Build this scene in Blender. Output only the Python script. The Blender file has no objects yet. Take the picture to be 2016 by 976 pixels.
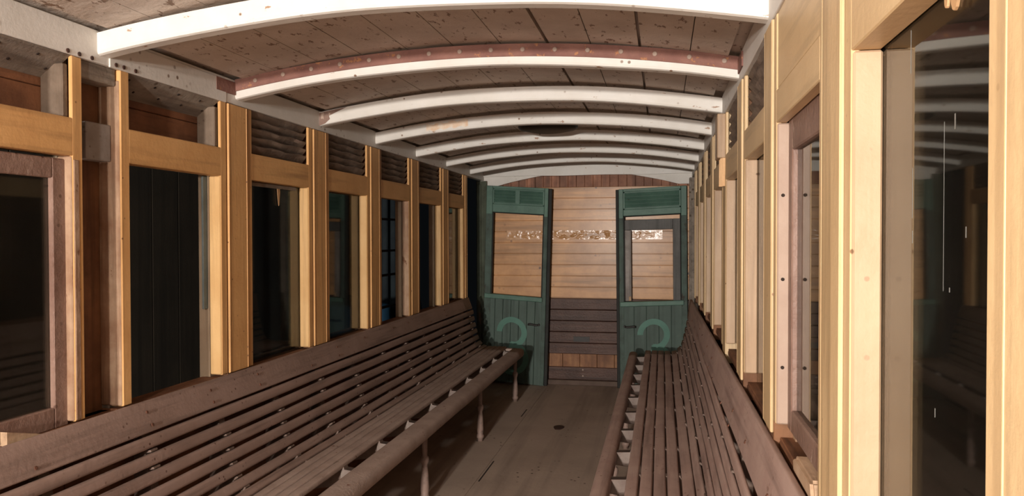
import bpy, bmesh, math, random
from mathutils import Matrix, Vector, noise

# ------------------------------------------------------------------ camera, world, light, exposure
SC = bpy.context.scene
COL = SC.collection
ZO = 1.345                                  # floor level is z = 0; all heights below are written from the lens height
cam_d = bpy.data.cameras.new('camera'); cam = bpy.data.objects.new('camera', cam_d); COL.objects.link(cam)
cam_d.sensor_width = 36.0; cam_d.lens = 1487.42 / 2016 * 36.0; cam_d.clip_start = 0.02
cam.matrix_world = (Matrix.Translation((0, 0, ZO)) @ Matrix.Rotation(.196508, 4, 'Z')
                    @ Matrix.Rotation(math.pi/2 - .016331, 4, 'X') @ Matrix.Rotation(-.0019, 4, 'Z'))
SC.camera = cam
world = bpy.data.worlds.new('shed_night'); SC.world = world; world.use_nodes = True
world.node_tree.nodes['Background'].inputs[0].default_value = (.7, .82, .95, 1)
world.node_tree.nodes['Background'].inputs[1].default_value = .003
for nm, e, p, r in (('hand_torch_light', 150, (-.85, -.85, .27), .05), ('rear_fill_light', 1560, (-.86, -4.9, .13), .10)):  # the rear lamp is an unseen fill, added to brighten the far end
    ld = bpy.data.lights.new(nm, 'POINT'); ld.energy = e; ld.color = (1.0, .94, .875); ld.shadow_soft_size = r
    lamp = bpy.data.objects.new(nm, ld); COL.objects.link(lamp); lamp.location = (p[0], p[1], ZO + p[2])
SC.view_settings.view_transform = 'Standard'; SC.view_settings.look = 'None'
SC.view_settings.gamma = 1.0; SC.view_settings.use_curve_mapping = False
SC.view_settings.exposure = 0.2

XL, XR, XM = -1.606, .253, -.6765
FL = -1.345
R = random.Random(7)

# ------------------------------------------------------------------ materials
def _n(nt, t, **kw):
    n = nt.nodes.new(t)
    for k, v in kw.items():
        setattr(n, k, v)
    return n

def paint(name, a, b, scale=6.0, rough=.5, grain=None, gscale=40.0, chip=None, chip_amt=.0, chip_scale=18.0, chip_stretch=(1, 1, 1),
          bump=.15, bscale=60.0, spec=.4, speck=None, speck_amt=.0, speck_scale=70.0, plank=None, plank_var=.0, coat=0.0):
    """a/b: two tones mixed by noise; grain: 'X','Y','Z' fibre direction; chip: colour shown where paint is gone; speck: dirt specks."""
    m = bpy.data.materials.new(name); m.use_nodes = True
    nt = m.node_tree; L = nt.links; bs = nt.nodes['Principled BSDF']
    geo = _n(nt, 'ShaderNodeNewGeometry'); P = geo.outputs['Position']
    def noise_tex(sc, detail=4.0, vec=None, ro=.6):
        t = _n(nt, 'ShaderNodeTexNoise'); t.inputs['Scale'].default_value = sc; t.inputs['Detail'].default_value = detail
        t.inputs['Roughness'].default_value = ro; L.new(vec or P, t.inputs['Vector']); return t.outputs['Fac']
    def stretch(v):
        mp = _n(nt, 'ShaderNodeMapping'); mp.inputs['Scale'].default_value = v; L.new(P, mp.inputs['Vector']); return mp.outputs[0]
    def ramp(f, lo, hi):
        r = _n(nt, 'ShaderNodeMapRange'); r.inputs[1].default_value = lo; r.inputs[2].default_value = hi; r.clamp = True
        L.new(f, r.inputs[0]); return r.outputs[0]
    def mix(f, c1, c2):
        x = _n(nt, 'ShaderNodeMix', data_type='RGBA')
        if isinstance(f, float): x.inputs[0].default_value = f
        else: L.new(f, x.inputs[0])
        for i, c in ((6, c1), (7, c2)):
            if isinstance(c, tuple): x.inputs[i].default_value = (*c, 1)
            else: L.new(c, x.inputs[i])
        return x.outputs[2]
    col = mix(ramp(noise_tex(scale), .36, .66), a, b)
    hgt = noise_tex(bscale, 5)
    if plank:
        ax, pitch, off = plank
        sep = _n(nt, 'ShaderNodeSeparateXYZ'); L.new(P, sep.inputs[0])
        m1 = _n(nt, 'ShaderNodeMath', operation='MULTIPLY_ADD'); L.new(sep.outputs[ax], m1.inputs[0]); m1.inputs[1].default_value = 1/pitch; m1.inputs[2].default_value = off
        fl = _n(nt, 'ShaderNodeMath', operation='FLOOR'); L.new(m1.outputs[0], fl.inputs[0])
        wn = _n(nt, 'ShaderNodeTexWhiteNoise', noise_dimensions='1D'); L.new(fl.outputs[0], wn.inputs['W'])
        hv = _n(nt, 'ShaderNodeHueSaturation'); L.new(col, hv.inputs['Color'])
        mr = _n(nt, 'ShaderNodeMapRange'); L.new(wn.outputs['Value'], mr.inputs[0]); mr.inputs[3].default_value = 1-plank_var; mr.inputs[4].default_value = 1+plank_var
        L.new(mr.outputs[0], hv.inputs['Value']); col = hv.outputs[0]
    if grain:
        s = [gscale]*3; s['XYZ'.index(grain)] = gscale*.05
        g = noise_tex(1.0, 4, stretch(tuple(s)))
        col = mix(ramp(g, .5, .75), col, tuple(c*.62 for c in b))
        ad = _n(nt, 'ShaderNodeMath', operation='ADD'); L.new(hgt, ad.inputs[0]); L.new(g, ad.inputs[1]); hgt = ad.outputs[0]
    if chip:
        v = stretch(tuple(chip_scale*c for c in chip_stretch))
        t = noise_tex(1.0, 7, v, .68)
        f = ramp(t, .74-chip_amt, .76-chip_amt)
        col = mix(f, col, chip)
        ad = _n(nt, 'ShaderNodeMath', operation='SUBTRACT'); L.new(hgt, ad.inputs[0]); L.new(f, ad.inputs[1]); hgt = ad.outputs[0]
    if speck:
        vo = _n(nt, 'ShaderNodeTexVoronoi'); vo.inputs['Scale'].default_value = speck_scale; L.new(P, vo.inputs['Vector'])
        cut = ramp(noise_tex(speck_scale*.13, 2), .5, .62)
        f = ramp(vo.outputs['Distance'], speck_amt, speck_amt*.6)
        mm = _n(nt, 'ShaderNodeMath', operation='MULTIPLY'); L.new(f, mm.inputs[0]); L.new(cut, mm.inputs[1])
        col = mix(mm.outputs[0], col, speck)
    L.new(col, bs.inputs['Base Color'])
    bs.inputs['Roughness'].default_value = rough; bs.inputs['Specular IOR Level'].default_value = spec
    bs.inputs['Coat Weight'].default_value = coat; bs.inputs['Coat Roughness'].default_value = .25
    bp = _n(nt, 'ShaderNodeBump'); bp.inputs['Strength'].default_value = bump; bp.inputs['Distance'].default_value = .01
    L.new(hgt, bp.inputs['Height']); L.new(bp.outputs[0], bs.inputs['Normal'])
    return m

M = {}
M['ochre'] = paint('ochre_paint', (.72, .41, .165), (.62, .33, .125), 4, .5, grain='Z', gscale=26, bump=.10, chip=(.22, .10, .045), chip_amt=.03, chip_scale=15, chip_stretch=(1, 1, .5), speck=(.16, .07, .03), speck_amt=.12, speck_scale=30, spec=.35)
M['ochre_pale'] = paint('pale_ochre_paint', (.68, .49, .27), (.61, .42, .22), 4, .45, grain='Z', gscale=22, bump=.10, speck=(.2, .1, .05), speck_amt=.1, speck_scale=26, spec=.45)
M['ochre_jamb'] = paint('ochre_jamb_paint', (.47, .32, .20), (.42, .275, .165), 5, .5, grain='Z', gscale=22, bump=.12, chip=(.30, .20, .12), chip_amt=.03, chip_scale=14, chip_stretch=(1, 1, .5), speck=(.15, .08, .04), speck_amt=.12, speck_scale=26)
M['ochre_h'] = paint('ochre_rail_paint', (.72, .41, .165), (.62, .33, .125), 4, .5, grain='Y', gscale=22, bump=.10, spec=.35)
M['ochre_pale_h'] = paint('pale_ochre_rail_paint', (.68, .49, .27), (.61, .42, .22), 4, .45, grain='Y', gscale=20, bump=.10, spec=.45)
M['ochre_jamb_left'] = paint('ochre_jamb_paint_left', (.64, .40, .175), (.57, .335, .135), 5, .5, grain='Z', gscale=22, bump=.12, chip=(.30, .20, .12), chip_amt=.03, chip_scale=14, chip_stretch=(1, 1, .5))
M['bare_wood'] = paint('bare_wood', (.40, .265, .17), (.26, .14, .08), 9, .75, grain='Z', gscale=40, bump=.25, chip=(.16, .07, .035), chip_amt=.13, chip_scale=10, chip_stretch=(1, 1, .4))
M['stained_wood'] = paint('stained_wood', (.26, .11, .05), (.14, .055, .025), 7, .7, grain='Y', gscale=34, bump=.2)
M['recess_wood'] = paint('recess_wood', (.22, .10, .045), (.12, .05, .022), 7, .7, grain='Z', gscale=34, bump=.2)
M['weathered'] = paint('weathered_grey_wood', (.30, .25, .20), (.19, .15, .12), 9, .8, grain='Y', gscale=36, bump=.25, speck=(.08, .05, .03), speck_amt=.3, speck_scale=26)
M['oldwood'] = paint('old_stripped_wood', (.19, .135, .095), (.11, .075, .05), 9, .75, grain='Z', gscale=40, bump=.25, chip=(.10, .06, .04), chip_amt=.13, chip_scale=10)
M['outer_jamb'] = paint('dull_outer_jamb', (.36, .26, .17), (.28, .19, .12), 6, .6, grain='Z', gscale=24, bump=.15)
M['white'] = paint('white_paint', (.74, .71, .66), (.68, .64, .58), 6, .45, bump=.12, bscale=35, chip=(.36, .22, .14), chip_amt=.09, chip_scale=11, chip_stretch=(1, 2, 3), speck=(.22, .13, .08), speck_amt=.16, speck_scale=24)
M['cornice'] = paint('grey_white_paint', (.74, .70, .645), (.66, .62, .56), 5, .5, bump=.1, chip=(.33, .26, .2), chip_amt=.03, chip_scale=10, chip_stretch=(1, 1, .6), speck=(.2, .13, .09), speck_amt=.2, speck_scale=26)
M['ceiling'] = paint('peeling_ceiling_paint', (.62, .53, .46), (.46, .375, .31), 3, .6, bump=.5, bscale=30, chip=(.21, .13, .085), chip_amt=.14, chip_scale=24, chip_stretch=(1.7, .7, 1))
M['rust'] = paint('rusty_iron', (.27, .13, .10), (.19, .085, .068), 9, .75, bump=.3, bscale=70, chip=(.42, .19, .09), chip_amt=.13, chip_scale=34)
M['rivet'] = paint('pale_rivet', (.42, .31, .25), (.34, .25, .2), 30, .6)
M['hole'] = paint('hole_black', (.03, .018, .012), (.02, .012, .01), 30, .9)
M['boltdark'] = paint('dark_bolt', (.07, .03, .02), (.04, .02, .015), 60, .7)
M['bolt'] = paint('rusty_bolt', (.15, .06, .035), (.08, .035, .02), 60, .7)
M['bench'] = paint('brown_bench_paint', (.32, .22, .18), (.26, .175, .14), 5, .58, grain='Y', gscale=30, bump=.14, chip=(.30, .22, .17), chip_amt=.0, chip_scale=14, spec=.35, speck=(.10, .05, .035), speck_amt=.2, speck_scale=40)
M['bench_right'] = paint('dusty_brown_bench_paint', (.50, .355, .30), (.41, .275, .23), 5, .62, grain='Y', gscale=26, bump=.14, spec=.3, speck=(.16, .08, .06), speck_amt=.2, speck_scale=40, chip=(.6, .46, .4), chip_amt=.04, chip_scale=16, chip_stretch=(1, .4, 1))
M['dusty'] = paint('dusty_bench_paint', (.45, .34, .285), (.36, .265, .218), 7, .75, bump=.3, bscale=90, chip=(.19, .085, .06), chip_amt=.09, chip_scale=26, spec=.2)
M['tooth'] = paint('brown_tooth', (.17, .115, .09), (.12, .08, .06), 12, .7)
M['bearer'] = paint('pale_bearer_wood', (.25, .20, .17), (.17, .12, .10), 12, .7, bump=.2, chip=(.22, .13, .1), chip_amt=.12, chip_scale=20)
M['floor'] = paint('dusty_floor', (.50, .385, .305), (.42, .32, .25), 2.2, .75, grain='Y', gscale=5, bump=.12, bscale=30, spec=.25, speck=(.08, .05, .03), speck_amt=.15, speck_scale=18)
M['plank'] = paint('varnished_plank', (.63, .32, .125), (.45, .215, .08), 5, .45, grain='X', gscale=22, bump=.12, bscale=14, chip=(.24, .11, .05), chip_amt=.055, chip_scale=8, chip_stretch=(1, 1, 1.6), plank=(2, .09985, .32), plank_var=.13, speck=(.12, .05, .02), speck_amt=.22, speck_scale=16, spec=.35, coat=.2)
M['darkplank'] = paint('dark_brown_plank', (.112, .058, .042), (.072, .036, .026), 6, .45, grain='X', gscale=24, bump=.25, spec=.25)
M['redplank'] = paint('red_brown_plank', (.34, .15, .085), (.19, .075, .04), 9, .6, grain='Z', gscale=20, bump=.15, plank=(0, .075, .3), plank_var=.35)
M['lowplank'] = paint('orange_brown_plank', (.36, .17, .075), (.2, .08, .035), 8, .6, grain='Z', gscale=18, bump=.15, plank=(0, .16, .3), plank_var=.2)
M['step'] = paint('worn_step', (.13, .085, .062), (.09, .055, .04), 8, .7, grain='X', gscale=20)
M['green'] = paint('green_paint', (.105, .195, .148), (.075, .145, .11), 8, .5, bump=.15, chip=(.05, .06, .045), chip_amt=.05, chip_scale=16, spec=.35)
M['greenboard'] = paint('dusty_green_board', (.082, .120, .098), (.066, .096, .078), 6, .65, grain='Z', gscale=18, bump=.12)
M['greenworn'] = paint('worn_green_stile', (.075, .115, .092), (.05, .07, .056), 10, .65, grain='Z', gscale=22, bump=.25, chip=(.045, .035, .025), chip_amt=.13, chip_scale=16, chip_stretch=(1, 1, .3))
M['greendark'] = paint('dark_door_edge', (.022, .022, .018), (.014, .013, .011), 10, .7)
M['numeral'] = paint('pale_green_paint', (.095, .215, .165), (.08, .185, .14), 8, .6, bump=.1)
M['sash'] = paint('grey_brown_sash', (.105, .098, .09), (.075, .068, .06), 8, .55, grain='Z', gscale=26, bump=.2)
M['sashbare'] = paint('bare_sash_stile', (.34, .30, .27), (.2, .17, .15), 12, .6, grain='Z', gscale=26, bump=.2)
M['brownsash'] = paint('peeling_brown_sash', (.27, .17, .13), (.17, .095, .07), 6, .5, bump=.3, chip=(.46, .34, .27), chip_amt=.09, chip_scale=12, chip_stretch=(1, 1, .45), speck=(.07, .03, .02), speck_amt=.2, speck_scale=30)
M['pinkbead'] = paint('faded_brown_bead', (.40, .29, .22), (.34, .235, .175), 8, .5, bump=.1)
M['louvre'] = paint('louvre_wood', (.25, .185, .14), (.14, .10, .075), 9, .7, grain='Y', gscale=26, bump=.25, chip=(.34, .25, .2), chip_amt=.08, chip_scale=9, chip_stretch=(1, .5, 2))
M['iron'] = paint('black_iron', (.03, .024, .02), (.02, .016, .014), 20, .5)
M['cleat'] = paint('grey_cleat', (.30, .265, .24), (.23, .195, .17), 12, .7, bump=.2, speck=(.1, .05, .03), speck_amt=.2, speck_scale=40)
M['stripgrey'] = paint('blue_grey_strip', (.17, .21, .21), (.12, .15, .15), 12, .6)
M['flake'] = paint('peeled_flake', (.72, .46, .24), (.6, .36, .18), 20, .7)
M['woodblock'] = paint('raw_wood_block', (.55, .38, .25), (.43, .28, .17), 12, .8, grain='Y', gscale=40)
M['shed'] = paint('dark_shed_boards', (.04, .029, .018), (.028, .021, .013), 3, .9, grain='Z', gscale=10)
M['sheet'] = paint('corrugated_sheet', (.12, .15, .165), (.085, .105, .12), 4, .7)
M['earth'] = paint('shed_ground', (.04, .033, .026), (.025, .02, .016), 3, .95)
M['blue'] = paint('blue_drum', (.05, .15, .26), (.04, .12, .21), 6, .5)
M['blackgreen'] = paint('mossy_post', (.085, .10, .068), (.05, .055, .036), 9, .8, grain='Z', gscale=26, bump=.3, chip=(.13, .085, .055), chip_amt=.1, chip_scale=16, chip_stretch=(1, 1, .2))
M['drip'] = paint('pale_drip', (.26, .26, .24), (.2, .2, .18), 20, .6)

def glass_mat(name, tint, dirt):
    m = bpy.data.materials.new(name); m.use_nodes = True; nt = m.node_tree; L = nt.links
    nt.nodes.remove(nt.nodes['Principled BSDF']); out = nt.nodes['Material Output']
    fr = _n(nt, 'ShaderNodeFresnel'); fr.inputs['IOR'].default_value = 1.5
    mul = _n(nt, 'ShaderNodeMath', operation='MULTIPLY'); mul.inputs[1].default_value = .95; mul.use_clamp = True; L.new(fr.outputs[0], mul.inputs[0])
    tr = _n(nt, 'ShaderNodeBsdfTransparent'); tr.inputs[0].default_value = (*tint, 1)
    gl = _n(nt, 'ShaderNodeBsdfGlossy'); gl.inputs['Roughness'].default_value = .03; gl.inputs[0].default_value = (.9, .9, .88, 1)
    df = _n(nt, 'ShaderNodeBsdfDiffuse'); df.inputs[0].default_value = (.45, .40, .32, 1)
    geo = _n(nt, 'ShaderNodeNewGeometry'); t = _n(nt, 'ShaderNodeTexNoise'); t.inputs['Scale'].default_value = 3.5; t.inputs['Detail'].default_value = 5; L.new(geo.outputs['Position'], t.inputs['Vector'])
    mr = _n(nt, 'ShaderNodeMapRange'); mr.inputs[1].default_value = .35; mr.inputs[2].default_value = .75; mr.inputs[3].default_value = dirt*.4; mr.inputs[4].default_value = dirt; L.new(t.outputs['Fac'], mr.inputs[0])
    m1 = _n(nt, 'ShaderNodeMixShader'); L.new(mr.outputs[0], m1.inputs[0]); L.new(tr.outputs[0], m1.inputs[1]); L.new(df.outputs[0], m1.inputs[2])
    m2 = _n(nt, 'ShaderNodeMixShader'); L.new(mul.outputs[0], m2.inputs[0]); L.new(m1.outputs[0], m2.inputs[1]); L.new(gl.outputs[0], m2.inputs[2])
    L.new(m2.outputs[0], out.inputs[0]); return m
M['glass'] = glass_mat('dusty_window_glass', (.86, .86, .81), .032)

# ------------------------------------------------------------------ mesh helpers
def box(bm, x0, x1, y0, y1, z0, z1, bev=.0015, seg=1):
    if x0 > x1: x0, x1 = x1, x0
    if y0 > y1: y0, y1 = y1, y0
    if z0 > z1: z0, z1 = z1, z0
    v = [bm.verts.new((x, y, z)) for x in (x0, x1) for y in (y0, y1) for z in (z0, z1)]
    fs = [bm.faces.new([v[i] for i in q]) for q in ((0, 1, 3, 2), (4, 6, 7, 5), (0, 4, 5, 1), (2, 3, 7, 6), (0, 2, 6, 4), (1, 5, 7, 3))]
    if bev:
        bev = min(bev, .45*min(x1-x0, y1-y0, z1-z0))
        es = list({e for f in fs for e in f.edges})
        bmesh.ops.bevel(bm, geom=es, offset=bev, segments=seg, affect='EDGES', profile=.5)
    return bm

def prism(bm, poly, f):
    """poly: list of 2-D points; f(p, s) -> 3-D point for s = 0, 1 (the two ends)."""
    a = [bm.verts.new(f(p, 0)) for p in poly]; b = [bm.verts.new(f(p, 1)) for p in poly]
    n = len(poly)
    bm.faces.new(a[::-1]); bm.faces.new(b)
    for i in range(n): bm.faces.new((a[i], a[(i+1) % n], b[(i+1) % n], b[i]))
    return bm

def sweep(bm, secs, smooth=True):
    """secs: list of rings (lists of 3-D points, same count), capped at both ends."""
    rings = [[bm.verts.new(p) for p in s] for s in secs]; n = len(rings[0])
    for r0, r1 in zip(rings, rings[1:]):
        for i in range(n):
            f = bm.faces.new((r0[i], r0[(i+1) % n], r1[(i+1) % n], r1[i])); f.smooth = smooth
    bm.faces.new(rings[0][::-1]); bm.faces.new(rings[-1])
    return bm

def disc(bm, c, ax, r, t, n=14):
    """short cylinder centred c, axis along vector ax."""
    ax = Vector(ax).normalized(); u = ax.orthogonal().normalized(); w = ax.cross(u); c = Vector(c)
    def ring(k, s): return [c + ax*k + (u*math.cos(2*math.pi*i/n) + w*math.sin(2*math.pi*i/n))*s for i in range(n)]
    return sweep(bm, [ring(-t/2, r), ring(t*.25, r), ring(t/2, r*.75)], False)

def rrect(w, h, r, n=3):
    """rounded rectangle outline centred on 0."""
    r = min(r, w*.49, h*.49); p = []
    for cx, cy, a0 in ((w/2-r, h/2-r, 0), (-w/2+r, h/2-r, 90), (-w/2+r, -h/2+r, 180), (w/2-r, -h/2+r, 270)):
        for i in range(n+1):
            a = math.radians(a0 + 90*i/n); p.append((cx + r*math.cos(a), cy + r*math.sin(a)))
    return p

def origin(o):
    return o['_o'] if o is not None and '_o' in o else (0, 0, 0)
ORG = {}
def obj(name, bm, mat, parent=None, xf=None, loc=None):
    """link bm as ONE mesh object; points are given in carriage space (z from lens height)."""
    if xf:
        for v in bm.verts: v.co = xf(v.co)
    if loc is None:
        if parent is not None: loc = Vector((0, 0, 0))
        else:
            xs = [v.co for v in bm.verts]
            loc = Vector((sum(c.x for c in xs)/len(xs), sum(c.y for c in xs)/len(xs), min(c.z for c in xs) + ZO))
    base = ORG.get(parent.name, Vector((0, 0, 0))) if parent is not None else loc
    for v in bm.verts:
        v.co = v.co + Vector((0, 0, ZO)) - base
    bmesh.ops.recalc_face_normals(bm, faces=bm.faces[:])
    me = bpy.data.meshes.new(name); bm.to_mesh(me); bm.free(); me.materials.append(M[mat] if isinstance(mat, str) else mat)
    o = bpy.data.objects.new(name, me); COL.objects.link(o)
    if parent is not None: o.parent = parent; ORG[o.name] = base
    else: o.location = loc; ORG[o.name] = loc
    return o

def B(): return bmesh.new()
def bb(*a, **k): return box(B(), *a, **k)

def empty(name, x, y, z, kind=None):
    o = bpy.data.objects.new(name, None); COL.objects.link(o); o.location = (x, y, z + ZO); o.empty_display_size = .1
    ORG[o.name] = Vector((x, y, z + ZO))
    if kind: o['kind'] = kind
    return o

def tag(o, label, cat, group=None):
    o['label'] = label; o['category'] = cat
    if group: o['group'] = group
    return o

def struct(name, bm, mat, parent=None):
    o = obj(name, bm, mat, parent)
    if parent is None: o['kind'] = 'structure'
    return o

def sx(side, d):                          # depth d behind the wall's inner face -> x
    return XL - d if side == 'left' else XR + d
def sbox(bm, side, d0, d1, y0, y1, z0, z1, bev=.0015, seg=1):
    return box(bm, sx(side, d0), sx(side, d1), y0, y1, z0, z1, bev, seg)

# ------------------------------------------------------------------ setting: floor, ceiling, walls, end wall
YB, YE = -3.6, 6.80                         # the part of the carriage that is built
fb = B(); xs = [-1.68, -1.002, .34]
for i in range(len(xs)-1):
    g = .0008
    box(fb, xs[i]+g, xs[i+1]-g, YB, YE-.03, FL-.03, FL, .001)
box(fb, -1.68, .34, YB, YE-.03, FL-.06, FL-.031, 0)
fl = struct('floor', fb, 'floor')
kb = B(); kn = B()
poly = [( .036*math.cos(a)*(1+.15*math.sin(3*a)), .06*math.sin(a)) for a in [2*math.pi*i/18 for i in range(18)]]
prism(kn, poly, lambda p, s: (-.71+p[0], 5.227+p[1], FL + .0006 + .004*s)); obj('floor_plug', kn, 'boltdark', fl)
for x, y0, y1 in ((-1.028, 5.50, 5.74), (-.985, 4.0, 4.38)):
    k = B(); box(k, x-.004, x+.004, y0, y1, FL-.001, FL+.0008, 0); obj('floor_crack', k, 'hole', fl)

def zc(x):  return .592 + .100*(1 - ((x-XM)/.93)**2)      # ceiling underside
def zr(x):  return .523 + .085*(1 - ((x-XM)/.93)**2)      # rib underside
cb = B()
ed = [-1.572, -1.435, -1.265, -1.095, -.92, -.747, -.572, -.400, -.247, -.077, .091, .217]
for i in range(len(ed)-1):
    ga = {7: .006, 9: .005, 3: .002}.get(i, .0016); gb = {6: .006, 8: .005, 2: .002}.get(i, .0016)
    a, b_ = ed[i]+ga, ed[i+1]-gb; n = 4
    pl = [(a+(b_-a)*k/n, zc(a+(b_-a)*k/n)) for k in range(n+1)]
    pl += [(x, z+.018) for x, z in pl[::-1]]
    prism(cb, pl, lambda p, s: (p[0], YB if s == 0 else YE+.02, p[1]))
n = 24; pl = [(-1.70+2.05*k/n, zc(-1.70+2.05*k/n)+.022) for k in range(n+1)]; pl += [(x, z+.02) for x, z in pl[::-1]]
prism(cb, pl, lambda p, s: (p[0], YB if s == 0 else YE+.02, p[1]))
struct('ceiling', cb, 'ceiling')

def wall_low(side):
    zt = -.530 if side == 'left' else -.478
    bm = B(); sbox(bm, side, .050, .085, YB, 6.16, FL, zt, .003)
    nb = 9
    for k in range(nb):                                 # vertical boards behind the bench
        y0 = YB + (6.16-YB)*k/nb
        sbox(bm, side, .036, .052, y0+.002, y0+(6.16-YB)/nb-.002, FL, -.545, .003)
    sbox(bm, side, .0 if side == 'left' else .014, .085, YB, 6.16, zt-.018, zt, .003)
    return struct('wall_'+side, bm, 'stained_wood')
wl, wr = wall_low('left'), wall_low('right')

# cornices: long grey-white boards above the windows
for nm, side in (('trim_1', 'left'), ('trim_2', 'right')):
    bm = B(); sbox(bm, side, -.002, .05, YB, YE, .503, .596, .002)
    if side == 'left':
        sbox(bm, side, -.006, .0, 1.965, 2.57, .500, .5855, .001)     # later repair length
    c = struct(nm, bm, 'cornice')
    if side == 'left':
        for y in (1.807, 1.849, 1.897, 1.989, 2.022, 2.074):
            k = B(); disc(k, (XL+.003+(.004 if y > 1.96 else 0), y, .511), (1, 0, 0), .0065, .004, 8); obj('bolt', k, 'boltdark', c)

# end wall
we = empty('wall_end', XM, YE, FL, 'structure')
up = B(); zt = .436
for k in range(10):
    z1 = zt - .0999*k; box(up, -1.66, .33, YE-.02, YE+.01, z1-.0999+.0022, z1-.0012, .003)
box(up, -1.66, .33, YE-.004, YE+.02, -.566, .436, 0)
obj('upper_planks', up, 'plank', we)
# peeled varnish: ragged curls on one board
pv = B(); nx, nz = 300, 16; grid = []
for a in range(nx+1):
    x = -1.40 + 1.40*a/nx; row = []
    amp = max(0, min(1, 1.25-abs(x+.70)/.62))
    for b in range(nz+1):
        t = b/nz; z = -.034+.080*t
        e = min(t, 1-t)*3
        h = noise.fractal(Vector((x*26, z*42, 3.7)), 1.0, 2.0, 3)*.0095*amp*min(1, e)
        row.append(pv.verts.new((x, YE-.0206-max(-.0012, h), z)))
    grid.append(row)
for a in range(nx):
    for b in range(nz):
        f = pv.faces.new((grid[a][b], grid[a+1][b], grid[a+1][b+1], grid[a][b+1])); f.smooth = True
m = paint('peeled_varnish', (.60, .32, .14), (.46, .23, .09), 8, .24, bump=.1, bscale=40, spec=.5, coat=.35); M['peel'] = m
obj('peeling_varnish', pv, 'peel', we)
dk = B()
for k in range(5):
    z1 = -.566 - .1004*k; box(dk, -1.66, .33, YE-.032, YE+.01, z1-.1004+.0025, z1-.0015, .004)
o = obj('dark_planks', dk, 'darkplank', we)
k = B(); box(k, -.785, -.64, YE-.0335, YE-.031, -.955, -.908, .001); obj('dark_patch', k, 'iron', we)  # small dark patch on the planks
lp = B()
for k in range(13):
    x0 = -1.66+.155*k; box(lp, x0+.0015, x0+.1535, YE-.012, YE+.01, -1.19, -1.068, .002)
obj('lower_vertical_planks', lp, 'lowplank', we)
k = B(); box(k, -1.66, .33, YE-.03, YE+.01, -1.298, -1.184, .004)
bbd = obj('base_board', k, 'darkplank', we)
for z in (-1.207, -1.262):
    k = B(); disc(k, (-.70, YE-.032, z), (0, -1, 0), .008, .006, 10); obj('screw_head', k, 'rivet', we)
k = B(); box(k, -1.66, .33, YE-.062, YE+.01, FL, -1.298, .005); obj('sill_step', k, 'step', we)
tp = B(); 
for k in range(27):
    x0 = -1.66+.075*k; xm = x0+.037
    box(tp, x0+.001, x0+.074, YE-.013, YE+.01, .436, .585 if -1.6 < xm < .25 else .5, .002)
obj('upper_vertical_planks', tp, 'redplank', we)

# white arch board and grey cut-out board closing the ceiling at the end wall
n = 40
def arch(zlo, zhi, y0, y1, x0=XL-.03, x1=XR+.03):
    bm = B(); X = [x0+(x1-x0)*k/n for k in range(n+1)]
    pl = [(x, zlo(x)) for x in X] + [(x, zhi(x)) for x in X[::-1]]
    return prism(bm, pl, lambda p, s: (p[0], y0 if s == 0 else y1, p[1]))
struct('trim_3', arch(lambda x: .538 + .002*math.sin(9*x), lambda x: max(.541, zc(x)+.004), YE-.075, YE-.050), 'white')
struct('trim_4', arch(lambda x: .450+.090*max(0, min(1, (.80-abs(x-XM))/.40))**.8, lambda x: max(.545, zc(x)+.003), YE-.048, YE-.022), 'cornice')

# corner posts of the open end door ways
bm = B(); box(bm, -1.675, -1.572, 6.737, 6.777, FL, .50, .004); box(bm, -1.665, -1.628, 6.722, 6.738, FL, .47, .003)
tag(obj('corner_post', bm, 'blackgreen'), 'weathered mossy-green corner post left of the left green door', 'post')
bm = B(); box(bm, .228, .31, 6.715, 6.765, FL, .50, .004); box(bm, .245, .275, 6.700, 6.716, FL, .47, .003)
tag(obj('corner_post', bm, 'weathered'), 'grey weathered corner post right of the right green door', 'post')

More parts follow.
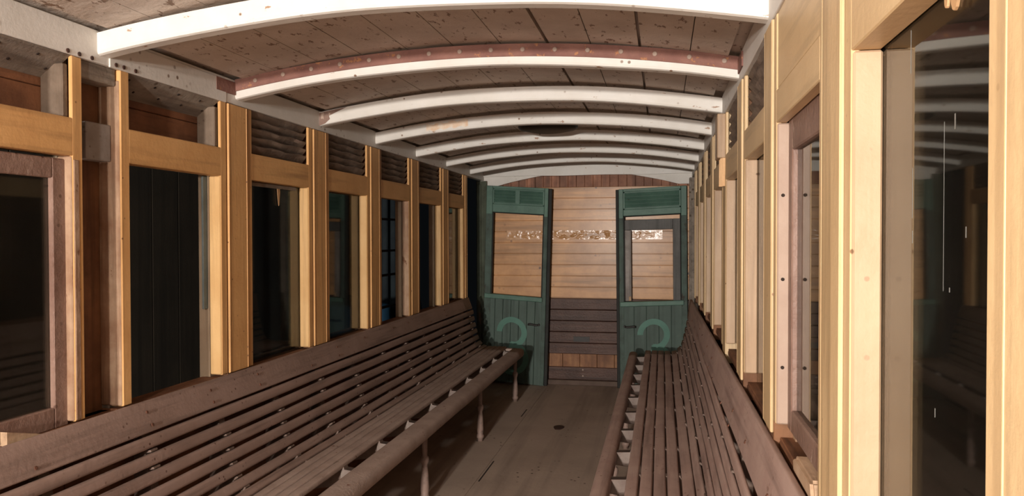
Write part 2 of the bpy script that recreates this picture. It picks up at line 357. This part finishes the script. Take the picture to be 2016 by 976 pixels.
# ------------------------------------------------------------------ wall posts
def pz(side, y=2): return -.517 if side == 'left' else -.458 - .034*max(0, min(1, (y-1.5)/4.6))
def oc(side): return 'ochre' if side == 'left' else 'ochre_pale'
PL = [.52, 1.23, 1.94, 2.649, 3.359, 4.065, 4.770, 5.487, 6.092]
PR = [.557, 1.215, 1.907, 2.585, 3.305, 4.02, 4.74, 5.45, 6.092]
ORD = ['', 'first', 'second', 'third', 'fourth', 'fifth', 'sixth', 'seventh', 'eighth']
def post(side, y, label, missing=False, last=False, partial=False):
    p = empty('wall_post', sx(side, .04), y, -.53)
    bm = B(); hw = .069 if not last else .034
    if missing:                                          # open recess: stained back, bare cheek, grey cleat
        sbox(bm, side, .075, .10, y-.085, y+.085, -.53, .503, .002); obj('recess_back', bm, 'recess_wood', p)
        k = B(); sbox(k, side, .004, .076, y+.070, y+.098, -.515, .47, .003); obj('bare_cheek', k, 'bare_wood', p)
        k = B(); sbox(k, side, .030, .076, y-.03, y+.069, .225, .335, .003); obj('cleat', k, 'cleat', p)
        k = B(); sbox(k, side, .012, .076, y-.075, y+.069, .452, .503, .003); obj('head_block', k, 'weathered', p)
    else:
        sbox(bm, side, .002, .085, y-hw, y+hw, -.53, .503, .002); obj('post_core', bm, oc(side) if partial else 'recess_wood', p)
        if partial:
            k = B(); sbox(k, side, -.032, .002, y-.085, y+.045, .318, .500, .003); obj('cover_remnant', k, 'ochre_jamb', p)
            k = B()
            for q in range(9):                           # splinters where the cover broke away
                yy = y-.08+.012*q; zz = .318-.03-.13*R.random(); w = .004+.004*R.random()
                prism(k, [(yy-w, .318), (yy+w, .318), (yy+w*.3, zz), (yy-w*.2, zz+.02)], lambda c, s: (sx(side, .001 if s == 0 else -.010-.004*(q % 3)), c[0], c[1]))
            obj('splintered_edge', k, 'flake', p)
        else:
            k = B(); cw = .066 if not last else .03
            sbox(k, side, -.005, .002, y-cw, y+cw, pz(side, y), .500, .002); obj('cover_board', k, oc(side), p)
            k = B()
            for s in (-1, 1): sbox(k, side, -.0066 if side == 'left' else -.0058, .001, y+s*(cw-.004)-.002, y+s*(cw-.004)+.002, pz(side, y)+.002, .499, .0015, 2)
            obj('beading', k, oc(side), p)
    tag(p, label, 'post', 'posts of the left wall' if side == 'left' else 'posts of the right wall')
    return p
for i, y in enumerate(PL):
    if i in (0,): continue
    if i == 2: post('left', y, 'left-wall post with its cover missing, dark recess and grey cleat inside', True)
    else: post('left', y, {1: 'ochre post at the left picture edge, before the brown-sashed left window', 3: 'wide ochre post on the left wall just past the open unglazed window',
                           4: 'ochre left-wall post beyond the window with the hanging flake', 5: 'ochre left-wall post just before the corrugated sheet view', 6: 'ochre left-wall post between the ladder-like rack view and the diagonal beam view',
                           7: 'ochre left-wall post just before the last left window', 8: 'narrow ochre end post on the left wall beside the dark doorway'}[i], last=(i == 8))
for i, y in enumerate(PR):
    post('right', y, {0: 'pale ochre post filling the right picture edge', 1: 'pale ochre right-wall post between the near dark window and the brown sash',
                      2: 'ochre right-wall post just beyond the brown-sashed right window', 3: 'pale ochre right-wall post directly nearer than the splintered one',
                      4: 'splintered right-wall post with only a loose top cover board left', 5: 'ochre right-wall post next beyond the splintered one',
                      6: 'ochre right-wall post, second beyond the splintered one', 7: 'ochre right-wall post, third beyond the splintered one', 8: 'last narrow ochre post on the right wall near the green door'}[i],
         last=(i == 8), partial=(i == 4))

# ------------------------------------------------------------------ windows (setting) with frame, jambs and pane
def window(n, side, ya, yb, hz=.224, ht=.046, glazed=True, vent=True, sash=False, jm='ochre_jamb', jz=-.515, near_stile=True, far_stile=True, last=False):
    """opening between ya and yb (y); frame stiles are .04 wide outside it."""
    w = empty('window_%d' % n, sx(side, .02), (ya+yb)/2, -.53, 'structure')
    bm = B(); sbox(bm, side, .0, min(ht, .046 if side == 'left' else .039), ya-.002, yb+.002, hz, .329, .002); obj('header_rail', bm, oc(side)+'_h', w)
    if not vent:
        bm = B(); sbox(bm, side, .003, .03, ya-.002, yb+.002, .331, .503, .002); obj('header_panel', bm, oc(side)+'_h', w)
    sw = .038
    bm = B(); sbox(bm, side, .0, .044, ya-sw, ya, pz(side, ya), .502, .0025); obj('stile', bm, oc(side), w)
    bm = B(); sbox(bm, side, .0, .012, yb, yb+sw, pz(side) if jz < -.5 else jz, .502, .0025); obj('stile', bm, oc(side), w)
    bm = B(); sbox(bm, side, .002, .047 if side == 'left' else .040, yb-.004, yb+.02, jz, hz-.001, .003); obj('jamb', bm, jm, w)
    bm = B(); sbox(bm, side, .016, .085, ya-.04, yb+.04, pz(side)-.026, pz(side)-.008, .002); obj('sill', bm, 'stained_wood', w)
    # outer post faces and top rail behind the glass
    bm = B(); sbox(bm, side, .051, .085, ya-sw, ya-.002, -.53, .502, .002)
    sbox(bm, side, .051, .085, ya-.002, yb+.006, hz+.004, .33, .002); obj('outer_frame', bm, 'weathered', w)
    oj = .0515 if side == 'left' else .0445
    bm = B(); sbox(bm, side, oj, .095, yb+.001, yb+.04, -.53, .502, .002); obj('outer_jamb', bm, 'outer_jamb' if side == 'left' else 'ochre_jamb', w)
    if glazed and not sash:
        bm = B(); gd = .0475 if side == 'left' else .0405; sbox(bm, side, gd, gd+.003, ya-.02, yb+.012, -.528, .30, 0); obj('pane', bm, 'glass', w)
    return w

openL = [(PL[i]+.109, PL[i+1]-.109) for i in range(1, 8)]
openL[0] = (PL[1]+.109, 1.822); openL[1] = (2.052, 2.54); openL[6] = (openL[6][0], 6.018)
openR = [(PR[i]+.107, PR[i+1]-.107) for i in range(0, 8)]; openR[7] = (openR[7][0], 6.018)
WL = []
for i, (a, b) in enumerate(openL):
    WL.append(window(i+1, 'left', a, b, glazed=(i not in (1, 4, 5)), sash=(i == 0), jm='bare_wood' if i in (0, 4) else 'ochre_jamb_left'))
WR = []
for i, (a, b) in enumerate(openR):
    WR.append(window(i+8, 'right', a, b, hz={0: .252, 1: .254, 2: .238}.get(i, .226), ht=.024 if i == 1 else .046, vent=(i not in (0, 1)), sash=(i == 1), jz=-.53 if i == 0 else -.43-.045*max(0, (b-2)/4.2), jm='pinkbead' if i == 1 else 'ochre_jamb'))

# odds and ends belonging to single windows
k = B(); sbox(k, 'left', .056, .064, 2.513, 2.542, -.27, .222, .002); tag(obj('hanging_strip', k, 'stripgrey'), 'blue-grey strip hanging at the far edge of the open left window', 'strip')
pl = [(-.012, 0), (.010, 0), (.013, -.02), (.009, -.045), (.006, -.075), (.001, -.08), (-.004, -.055), (-.008, -.03)]
k = B(); prism(k, pl, lambda p, s: (XL-.040-.003*s-.06*abs(p[1])*0, 3.045+p[0], .212+p[1])); obj('peeled_flake', k, 'flake', WL[2])
k = B(); sbox(k, 'left', .036, .044, 2.80, 3.20, .206, .222, .002); obj('glazing_bead', k, 'weathered', WL[2])
for (y, z0, z1, w) in ((.99, .194, .246, .0006), (.878, -.06, .12, .00014), (.981, .02, .08, .0004), (.98, -.01, .005, .0008), (.848, .108, .124, .0014), (.8175, -.003, .008, .001), (.86, -.06, -.055, .001), (.90, -.20, -.19, .0007)):
    k = B(); sbox(k, 'right', .0402, .0404, y-w, y+w, z0, z1, 0); obj('paint_drip', k, 'drip', WR[0])
for y, s in ((.789, .014), (.845, .012), (.868, .006)):
    k = B(); prism(k, [(s*math.cos(a)*.8, s*1.5*math.sin(a)) for a in [math.pi*2*i/12 for i in range(12)]], lambda p, q: (XR+.0375+.003*q, y+p[0], .246+p[1])); obj('putty_lump', k, 'flake', WR[0])

# brown sashes in the nearest glazed windows
def sash(side, ya, yb, z0, z1, d0, d1, sw, tr, br, label):
    s = empty('window_sash', sx(side, (d0+d1)/2), (ya+yb)/2, z0)
    for y0, y1 in ((ya, ya+sw), (yb-sw, yb)):
        bm = B(); sbox(bm, side, d0, d1, y0, y1, z0, z1, .003); obj('stile', bm, 'brownsash', s)
    bm = B(); sbox(bm, side, d0, d1, ya+sw, yb-sw, z1-tr, z1, .003); obj('top_rail', bm, 'brownsash', s)
    bm = B(); sbox(bm, side, d0, d1, ya+sw, yb-sw, z0, z0+br, .003); obj('bottom_rail', bm, 'brownsash', s)
    bm = B(); dm = d0+.6*(d1-d0); sbox(bm, side, dm, dm+.003, ya+sw-.005, yb-sw+.005, z0+br-.005, z1-tr+.005, 0); obj('pane', bm, 'glass', s)
    return tag(s, label, 'window sash', 'peeling brown window sashes')
sash('left', openL[0][0]+.004, 1.822, -.526, .215, .022, .044, .048, .055, .058, 'peeling brown window sash at the left picture edge')
k = B(); sbox(k, 'left', -.002, .020, 1.824, 1.846, -.515, .215, .003); obj('glazing_bead', k, 'bare_wood', WL[0])
sash('right', openR[1][0]-.02, 1.797, -.437, .276, .026, .046, .046, .088, .05, 'peeling brown window sash on the right wall behind the pale post')
for z in (.09, -.10, -.30):
    k = B(); disc(k, (XR+.014, 1.794, z), (0, -1, 0), .004, .004, 8); obj('screw_hole', k, 'hole', WR[1])

# wedge on the left bench board, block on the right ledge
k = B(); prism(k, [(0, 0), (.13, 0), (.0, .038)], lambda p, s: (XL-.002-.024*s, 1.60+p[0], -.528+p[1])); tag(obj('wood_wedge', k, 'woodblock'), 'small wooden wedge under the left brown sash at the bench top', 'wedge')
k = B(); prism(k, [(1.40, -.477), (1.60, -.477), (1.605, -.450), (1.58, -.4395), (1.42, -.4395)], lambda p, s: (XR+.006+.035*s, p[0], p[1]))
bmesh.ops.bevel(k, geom=k.edges[:], offset=.006, segments=2, affect='EDGES')
tag(obj('wood_block', k, 'woodblock'), 'raw wooden block on the ledge under the right brown sash', 'block')

# ------------------------------------------------------------------ louvred vents and bare vent boxes above the windows
def vent(side, ya, yb, label, bare=False):
    z0, z1 = .331, .502
    v = empty('vent_box' if bare else 'louvre_vent', sx(side, .06), (ya+yb)/2, z0)
    if bare:
        bm = B()
        for k_ in range(2): sbox(bm, side, .084, .10, ya, yb, z0+k_*.085+.001, z0+(k_+1)*.085-.001, .002)
        obj('back_boards', bm, 'stained_wood', v)
        bm = B(); prism(bm, [(.0, .502), (.012, .502), (.086, .452), (.083, .440)], lambda p, s: (sx(side, p[0]+.002), ya if s == 0 else yb, p[1])); tb = obj('sloping_top_board', bm, 'weathered', v)
        for q in range(8):
            yy = ya+.03+(yb-ya-.06)*q/7; t = .25+.4*(q % 2); bm = B(); disc(bm, (sx(side, .002+.083*t), yy, .502-.062*t-.001), (.6, 0, -.8), .0045, .003, 8); obj('nail_hole', bm, 'hole', tb)
        bm = B(); sbox(bm, side, .012, .084, yb-.020, yb+.0, z0, .478, .003); obj('end_block', bm, 'oldwood', v)
    else:
        n = 5; h = (z1-z0)/n
        for q in range(n):
            bm = B(); zb = z0 + h*q
            secs = []
            for t in range(9):
                y = ya+.001+(yb-ya-.002)*t/8; sag = .003*math.sin(t*1.7+q+ya*3)
                secs.append([(sx(side, .010), y, zb+h*.98+sag), (sx(side, .014), y, zb+h*1.10+sag), (sx(side, .038), y, zb+h*.20), (sx(side, .034), y, zb+h*.06)])
            sweep(bm, secs, False); obj('louvre_slat', bm, 'louvre', v)
        bm = B(); sbox(bm, side, .062, .072, ya, yb, z0, z1, .001); obj('backing_board', bm, 'louvre', v)
    return tag(v, label, 'vent', ('bare vent boxes' if bare else 'louvred vents of the %s wall' % side))
vlab = {0: 'bare wooden vent box without louvres at the upper left picture edge', 1: 'bare vent box without louvres above the open left window',
        2: 'louvred vent with pale dusty slats above the left window with the flake', 3: 'second louvred vent on the left wall, counted from the bare boxes',
        4: 'third louvred vent on the left wall, above the corrugated sheet view', 5: 'fourth louvred vent on the left wall, above the diagonal beam view', 6: 'last louvred vent on the left wall, beside the dark doorway'}
for i, (a, b) in enumerate(openL): vent('left', a, b, vlab[i], bare=(i < 2))
vr = {2: 'nearest louvred vent on the right wall, steeply foreshortened', 3: 'right-wall louvred vent just before the loose cover board', 4: 'right-wall louvred vent just beyond the loose cover board',
      5: 'right-wall louvred vent, third from the far end', 6: 'right-wall louvred vent, second from the far end', 7: 'right-wall louvred vent nearest the green door'}
for i, (a, b) in enumerate(openR):
    if i >= 2: vent('right', a, b, vr[i])

# ------------------------------------------------------------------ roof ribs
def rib_mesh(y, x0=XL+.0015, x1=XR-.0015, w=.058, h=.064, n=36):
    bm = B(); secs = []
    prof = [(0, h), (0, .011), (.003, .003), (.011, 0), (w-.011, 0), (w-.003, .003), (w, .011), (w, h)]
    for k in range(n+1):
        x = x0+(x1-x0)*k/n; j = .0012*math.sin(x*9+y*5)
        secs.append([(x, y+p[0], zr(x)+j+(min(p[1], zc(x)-zr(x)-j-.0005) if p[1] > .05 else p[1])) for p in prof])
    return sweep(bm, secs, False)
rl = ['brightest white roof rib, nearest the camera', 'white roof rib carrying a rusty iron strap', 'white roof rib just behind the strapped one, brown scuffed left end', 'white roof rib with an orange rust stain, fourth from the camera',
      'white roof rib just beyond the dark ceiling disc', 'white roof rib second from the far end', 'thin-looking white roof rib farthest from the camera']
for i in range(7):
    y = 1.918+.72*i
    if i == 1:
        t = empty('roof_rib', XM, y+.03, .523); obj('rib', rib_mesh(y), 'white', t)
        bm = B(); n = 36; secs = []
        for k in range(n+1):
            x = XL+.004+(XR-XL-.008)*k/n; zb = zr(x)+.029; secs.append([(x, y-.006, zb), (x, y+.0, zb), (x, y+.0, zb+.044), (x, y-.006, zb+.044)])
        sweep(bm, secs, False)
        st = obj('iron_strap', bm, 'rust', t)
        for s, d in ((XL+.004, -1), (XR-.004, 1)):
            bm = B(); box(bm, s-.003, s+.003, y-.13, y-.004, .538, .586, .001); obj('strap_foot', bm, 'rust', st)
        for k in range(16):
            x = XL+.09+(XR-XL-.14)*k/15; bm = B(); disc(bm, (x, y-.007, zr(x)+.052), (0, -1, 0), .0085, .007, 10); obj('rivet', bm, 'rivet', st)
        tag(t, rl[i], 'roof rib', 'white roof ribs')
    elif i == 2:
        t = empty('roof_rib', XM, y+.03, .523); obj('rib', rib_mesh(y), 'white', t)
        bm = B(); prism(bm, [(0, .002), (.03, .006), (.055, .022), (.05, .038), (.10, .052), (.14, .0625), (0, .063)], lambda p, s: (XL+.003+p[0], y-.0004-.0012*s, zr(XL+.003+p[0])+p[1]*.99)); obj('scuffed_end', bm, 'brownsash', t)
        tag(t, rl[i], 'roof rib', 'white roof ribs')
    elif i == 3:
        t = empty('roof_rib', XM, y+.03, .523); obj('rib', rib_mesh(y), 'white', t)
        bm = B(); n = 12; pl = [(-1.30+.24*k/n, .016+.006*math.sin(k*2.1)) for k in range(n+1)] + [(-1.06-.24*k/n, .052+.006*math.sin(k*1.7)) for k in range(n+1)]
        prism(bm, pl, lambda p, s: (p[0], y-.0004-.0006*s, zr(p[0])+p[1])); M['ruststain'] = paint('rust_stain', (.72, .50, .33), (.80, .70, .58), 22, .5); obj('rust_stain', bm, 'ruststain', t)
        tag(t, rl[i], 'roof rib', 'white roof ribs')
    else:
        tag(obj('roof_rib', rib_mesh(y), 'white'), rl[i], 'roof rib', 'white roof ribs')
bm = B(); c = (-.67, 4.47)
secs = []
for r_, z in ((.02, .618), (.10, .618), (.165, .632), (.178, .642), (.178, .655), (.16, .70)):
    secs.append([(c[0]+r_*math.cos(a), c[1]+r_*math.sin(a), z) for a in [2*math.pi*q/32 for q in range(32)]])
sweep(bm, secs); tag(obj('ceiling_disc', bm, 'iron'), 'dark round disc under the ceiling between the fourth and fifth white ribs', 'disc')

# ------------------------------------------------------------------ slatted benches
SLATS = [(.052, -.636, 82), (.061, -.688, 80), (.071, -.740, 79), (.083, -.792, 77), (.097, -.842, 72), (.121, -.889, 48), (.160, -.9175, 14)]
def bench(side, y0, y1, rw, sw, seat, rail_u, gap_u, y_first, pitch, legs, label):
    sg = 1 if side == 'left' else -1; X0 = XL if side == 'left' else XR
    W = lambda u, y, z: (X0 + sg*u, y, z)
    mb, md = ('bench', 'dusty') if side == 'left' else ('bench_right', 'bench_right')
    t = empty('slatted_bench', X0+sg*.28, (y0+y1)/2, FL)
    def slat(name, u, z, ang, w, th, mat, r=.006, jit=.0016, seed=0):
        a = math.radians(ang); ca, sa = math.cos(a), math.sin(a); pr = rrect(w, th, r); secs = []; N = 26
        for k in range(N+1):
            y = y0+(y1-y0)*k/N
            jz = jit*noise.noise(Vector((y*1.7, seed*3.1, 1.3))); ju = jit*noise.noise(Vector((y*1.9, seed*2.3, 7.7)))
            # local: p0 along the slat width, p1 along its thickness (upper side faces the sitter)
            secs.append([W(u + ju - p[0]*ca + p[1]*sa, y, z + jz + p[0]*sa + p[1]*ca) for p in pr])
        return obj(name, sweep(B(), secs), mat, t)
    if side == 'left': slat('top_board', .030, -.562, 70, .098, .018, mb, .005, .001, 40)
    else:                                                   # taller board, slightly sagging towards the far end
        tb = slat('top_board', .0145, -.5395, 81, .138, .018, mb, .005, .001, 40)
        for v in tb.data.vertices:
            yy = v.co.y + (y0+y1)/2; f = max(0, (yy-1.5)/4.6); v.co.z -= .034*f; v.co.x -= .026*f
    # bolt heads and dents along the top board
    for q in range(int((y1-.4-max(y0, .9))/.36)):
        yy = .95+.36*q + .05*math.sin(q*2.3)
        for du, dz in ((.0445, -.585), (.030, -.545)):
            if R.random() < .75:
                bm = B(); disc(bm, W(du+.0085, yy+.03*R.random(), dz), (sg*.94, 0, .34), .0055, .003, 8); obj('screw_hole', bm, 'bolt', t)
    allsl = SLATS + [(u, -.9265, 0) for u in seat]
    for i, (u, z, a) in enumerate(allsl):
        slat('slat', u, z, a, .039 if i < 6 else sw, .024 if side == 'left' or i > 6 else .013, mb if i < 7 else md, .0105 if i < 6 else .0075, .003, i)
    rh = .070; uc = rail_u-rw/2
    slat('front_rail', uc, -.931-rh/2+.003, 0, rw, rh, md, .026, .0015, 60)
    # bearers: shaped boards carrying the slats
    ub = rail_u-rw+.012
    pr = [(.004, -.60), (.030, -.60), (.0425, -.660), (.0545, -.740), (.0685, -.800), (.086, -.850), (.110, -.893), (.145, -.9175), (.185, -.9255), (seat[-1]-.02, -.9255)]
    pr += [(gap_u, -.931), (gap_u+.004, -.942), (ub, -.946), (ub, -1.0), (.20, -1.03), (.06, -1.02), (.004, -.96)]
    tips = []
    for (u, z, a), (u2, z2, a2) in zip(allsl, allsl[1:]):
        tips.append(((u+u2)/2, (z+z2)/2, math.radians((a+a2)/2)))
    q = 0; y = y_first
    while y > y0+.05:
        bm = B(); fb_ = [(gap_u-.012, -.934), (gap_u, -.934), (gap_u+.004, -.942), (ub, -.946), (ub, -1.0), (gap_u-.012, -1.0)]; prism(bm, fb_, lambda p, s: W(p[0], y-.0195+.039*s, p[1])); nf = len(bm.faces); prism(bm, pr, lambda p, s: W(p[0], y-.018+.036*s, p[1]))
        for u, z, a in [t_ for t_ in tips if R.random() < .62]:                               # raised teeth between the slats
            nx, nz = math.sin(a), math.cos(a)
            prism(bm, [(-.0042, -.012), (.0042, -.012), (.003, .0065), (-.003, .0065)], lambda p, s: W(u - p[0]*nz + p[1]*nx, y-.016+.030*s, z + p[0]*nx + p[1]*nz))
        bo = obj('bearer', bm, 'bearer', t); bo.data.materials.append(M['tooth']); y -= pitch; q += 1
        for f in bo.data.polygons[nf:]: f.material_index = 1
    # turned legs
    for yl in legs:
        bm = B(); zt = -.975; prof = [(zt, .017), (-1.06, .015), (-1.105, .013), (-1.11, .020), (-1.125, .022), (-1.14, .019), (-1.15, .014), (-1.20, .019), (-1.27, .022), (-1.30, .019), (-1.306, .024), (-1.322, .024), (-1.326, .018), (FL+.0005, .017)]
        secs = [[W(uc + r_*math.cos(a), yl + r_*math.sin(a), z) for a in [2*math.pi*i/14 for i in range(14)]] for z, r_ in prof]
        obj('leg', sweep(bm, secs), 'bench', t)
    return t, W
bl, WLf = bench('left', .35, 6.10, .108, .037, [.203, .244, .285, .325], .490, .346, 6.02, .395, [6.00, 4.80, 3.62, 2.42, 1.2], '')
tag(bl, 'long brown slatted bench along the left wall with turned legs', 'bench', 'slatted wall benches')
bm = B(); box(bm, XL+.345, XL+.40, 6.045, 6.098, -.975, -.925, .008, 2); obj('end_cap', bm, 'dusty', bl)
br_, WRf = bench('right', .62, 6.10, .068, .0445, [.212, .262, .312, .363], .514, .386, 5.95, .375, [6.00, 4.80, 3.62, 2.42, 1.2], '')
tag(br_, 'long brown slatted bench along the right wall, seen from its seat end', 'bench', 'slatted wall benches')

# ------------------------------------------------------------------ green third-class doors against the end wall
def ring_arc(bm, cx, cz, r0, r1, a0, a1, n=26, dd=0):
    pl = [(cx+r1*math.cos(math.radians(a0+(a1-a0)*k/n)), cz+r1*math.sin(math.radians(a0+(a1-a0)*k/n))) for k in range(n+1)]
    pi_ = [(cx+r0*math.cos(math.radians(a0+(a1-a0)*k/n)), cz+r0*math.sin(math.radians(a0+(a1-a0)*k/n))) for k in range(n+1)]
    for k in range(n):
        prism(bm, [pl[k], pl[k+1], pi_[k+1], pi_[k]], lambda p, s: (p[0], -.0006-(.0014+dd)*s, p[1]))

def door(mirror, x_at0, W, shear, k, kref, yf, yaw, H, sl, sr, wz0, wz1, lz0, lz1, label):
    def xf(c):                                # local (u, depth, v) -> carriage space
        u, d, v = c
        y = yf + d + yaw*(u-W)
        return Vector((x_at0 + u + shear*v, y, FL + v + k*(u-kref)))
    t = empty('compartment_door', x_at0+W/2, yf, FL)
    T = .042
    def part(name, bm, mat, par=None): return obj(name, bm, mat, par or t, xf)
    lo = .0005 if k*(0-kref) >= 0 else max(.0005, -k*(0-kref)+.0005)
    # stiles: upper painted, lower worn
    for a, b in ((0, sl), (W-sr, W)):
        part('stile', bb(a, b, 0, T, lo, H, bev=.003), 'greenworn')
    part('top_rail', bb(sl, W-sr, 0, T, lz1, H, bev=.003), 'green')
    part('frieze_rail', bb(sl, W-sr, 0, T, wz1, lz0, bev=.003), 'green')
    part('stile_cap', bb(.002, sl-.002, -.003, .002, wz1-.02, H-.002, bev=.002), 'green')
    part('stile_cap', bb(W-sr+.002, W-.002, -.003, .002, wz1-.02, H-.002, bev=.002), 'green')
    lv = part('louvre_panel', bb(sl, W-sr, .020, .030, lz0, lz1, bev=0), 'green')
    bm = B()
    for a in ((sl, sl+.014, lz0, lz1), (W-sr-.014, W-sr, lz0, lz1), (sl, W-sr, lz0, lz0+.012), (sl, W-sr, lz1-.012, lz1)): box(bm, a[0], a[1], -.004, .012, a[2], a[3], .002)
    part('louvre_bead', bm, 'green', lv)
    for q in range(4):
        z = lz0+.018+(lz1-lz0-.03)/4*q; hh = (lz1-lz0-.03)/4
        bm = B(); prism(bm, [(-.002, z), (.018, z+hh*.82), (.014, z+hh*.95), (-.006, z+hh*.16)], lambda p, s: (sl+.013 if s == 0 else W-sr-.013, p[0]+.004, p[1])); part('louvre_slat', bm, 'green', lv)
    if not mirror:
        part('louvre_mullion', bb(W*.47, W*.545, -.004, .016, lz0+.01, lz1-.01, bev=.002), 'green', lv)
    # window opening beads and sill ledge
    bm = B(); box(bm, sl, sl+.010, .006, .03, wz0, wz1, .002); box(bm, W-sr-.010, W-sr, .006, .03, wz0, wz1, .002); box(bm, sl, W-sr, .006, .03, wz1-.008, wz1, .002)
    part('window_bead', bm, 'greendark')
    part('ledge', bb(.006, W-.03, -.022, T, wz0-.042, wz0, bev=.006, seg=2), 'green')
    lp_ = B(); nb = 5 if mirror else 7; a0, a1 = sl*.5, W-sr*.6
    for q in range(nb):
        box(lp_, a0+(a1-a0)*q/nb+.0012, a0+(a1-a0)*(q+1)/nb-.0012, .002, .02, lo, wz0-.042, .003)
    box(lp_, a0, a1, .018, .034, lo, wz0-.042, 0)
    part('lower_boards', lp_, 'greenboard')
    # numeral 3
    bm = B(); cx = (.268 if not mirror else .292); cz = (.455 if not mirror else .468); ro, ri = .140, .090
    ring_arc(bm, cx, cz, ri, ro, 180, -100); ring_arc(bm, cx+.008, cz-.232, ri+.012, ro+.012, 95, -150, dd=.0006)
    part('painted_numeral', bm, 'numeral')
    # lever handle
    bm = B(); hu = W-.055 if not mirror else .045; sgn = -1 if not mirror else 1; hz = .545
    disc(bm, (hu, -.008, hz), (0, -1, 0), .011, .03, 10)
    secs = []
    for q in range(7):
        u = hu + sgn*.098*q/6; r_ = .007+.003*math.sin(q/6*math.pi)+(.002 if q > 4 else 0)
        secs.append([(u, -.026+r_*math.cos(a), hz-.004*q/6-.003*math.sin(q) + r_*math.sin(a)) for a in [2*math.pi*i/8 for i in range(8)]])
    sweep(bm, secs); part('lever_handle', bm, 'iron')
    # rebated closing edge
    if not mirror: part('closing_edge', bb(W, W+.030, .012, T+.006, lo, H-.002, bev=.003), 'greendark')
    else: part('closing_edge', bb(-.026, 0, .012, T+.006, lo+.002, H-.002, bev=.003), 'greendark')
    tag(t, label, 'door', 'green third class doors')
    return t, part
Ld, lpart = door(False, -1.612, .571, .028, -.063, .571, 6.655, -.05, 1.765, .060, .036, .790, 1.530, 1.602, 1.742, 'green louvred door leaning on the left of the end wall, empty window')
Rd, rpart = door(True, -.362, .582, -.009, .045, 0.0, 6.672, 0.0, 1.748, .040, .050, .762, 1.512, 1.566, 1.722, 'green louvred door on the right of the end wall with grey inner sash')
# slipped grey sash inside the right door's window
bm = B(); box(bm, .462, .531, .006, .026, .768, 1.478, .003); box(bm, .052, .462, .006, .026, 1.388, 1.478, .003)
sxf = lambda c: Vector((-.362 + c[0] - .009*c[2], 6.672+c[1], FL + c[2] + .045*c[0]*.6))
sash_o = obj('inner_sash', bm, 'sash', Rd, sxf); sash_o['label'] = 'grey sash slipped out of square'
obj('bare_stile', bb(.052, .106, .006, .026, .768, 1.387, bev=.003), 'sashbare', sash_o, sxf)
obj('wood_peg', bb(.082, .104, -.004, .006, .77, .81, bev=.004), 'woodblock', sash_o, sxf)

# ------------------------------------------------------------------ dim shed outside
bm = B(); box(bm, -9, 6, -4, 13, FL-1.02, FL-1.0, 0); struct('floor_shed', bm, 'earth').name = 'floor_outside'
bm = B()
for q in range(34):
    y = -3+.3*q; box(bm, -3.62, -3.58, y+.004, y+.296, FL-1.0, 1.8, .004)
struct('wall_shed_left', bm, 'shed')
bm = B()
for q in range(34):
    y = -3+.3*q; box(bm, 2.6, 2.64, y+.004, y+.296, FL-1.0, 1.8, .004)
struct('wall_shed_right', bm, 'shed')
bm = B(); secs = []
N = 150
pl = [(-3.46+.018*math.sin(q*2*math.pi/10), 5.4+4.6*q/N) for q in range(N+1)]; pl += [(x-.006, y) for x, y in pl[::-1]]
prism(bm, pl, lambda p, q: (p[0], p[1], FL-1.0 if q == 0 else 1.7)); tag(obj('corrugated_sheet', bm, 'sheet'), 'blue-grey corrugated sheeting outside the far left windows', 'sheeting')
rk = empty('storage_rack', -2.3, 6.2, FL-1.0)
for y in (5.55, 6.52):
    obj('upright', bb(-2.32, -2.28, y, y+.035, FL-1.0, .55, bev=.002), 'iron', rk)
for z in (.141, -.126, -.332, -.60):
    obj('rung', bb(-2.315, -2.285, 5.585, 6.52, z-.009, z+.009, bev=.002), 'iron', rk)
tag(rk, 'dark ladder-like rack outside the fifth left window', 'rack')
bm = B(); secs = []
for z, r_ in ((FL-.999, .27), (FL-.6, .29), (FL-.59, .30), (FL-.57, .30), (FL-.56, .29), (-.66, .28), (-.63, .25), (-.625, .2)):
    secs.append([(-2.75+r_*math.cos(a), 6.6+r_*math.sin(a), z) for a in [2*math.pi*q/28 for q in range(28)]])
sweep(bm, secs); tag(obj('plastic_drum', bm, 'blue'), 'blue drum outside, low in the fifth left window', 'drum')
bm = B(); a = Vector((-2.5, 7.0, .6)); b = Vector((-2.5, 8.1, FL-1.0)); d = (b-a).normalized(); nrm = Vector((0, d.z, -d.y))
prism(bm, [(-.05, -.03), (.05, -.03), (.05, .03), (-.05, .03)], lambda p, q: (a if q == 0 else b) + nrm*p[0] + Vector((p[1], 0, 0)))
tag(obj('leaning_beam', bm, 'sheet'), 'grey beam leaning diagonally outside the sixth left window', 'beam')
for o in list(bpy.data.objects):
    if '_o' in o: del o['_o']
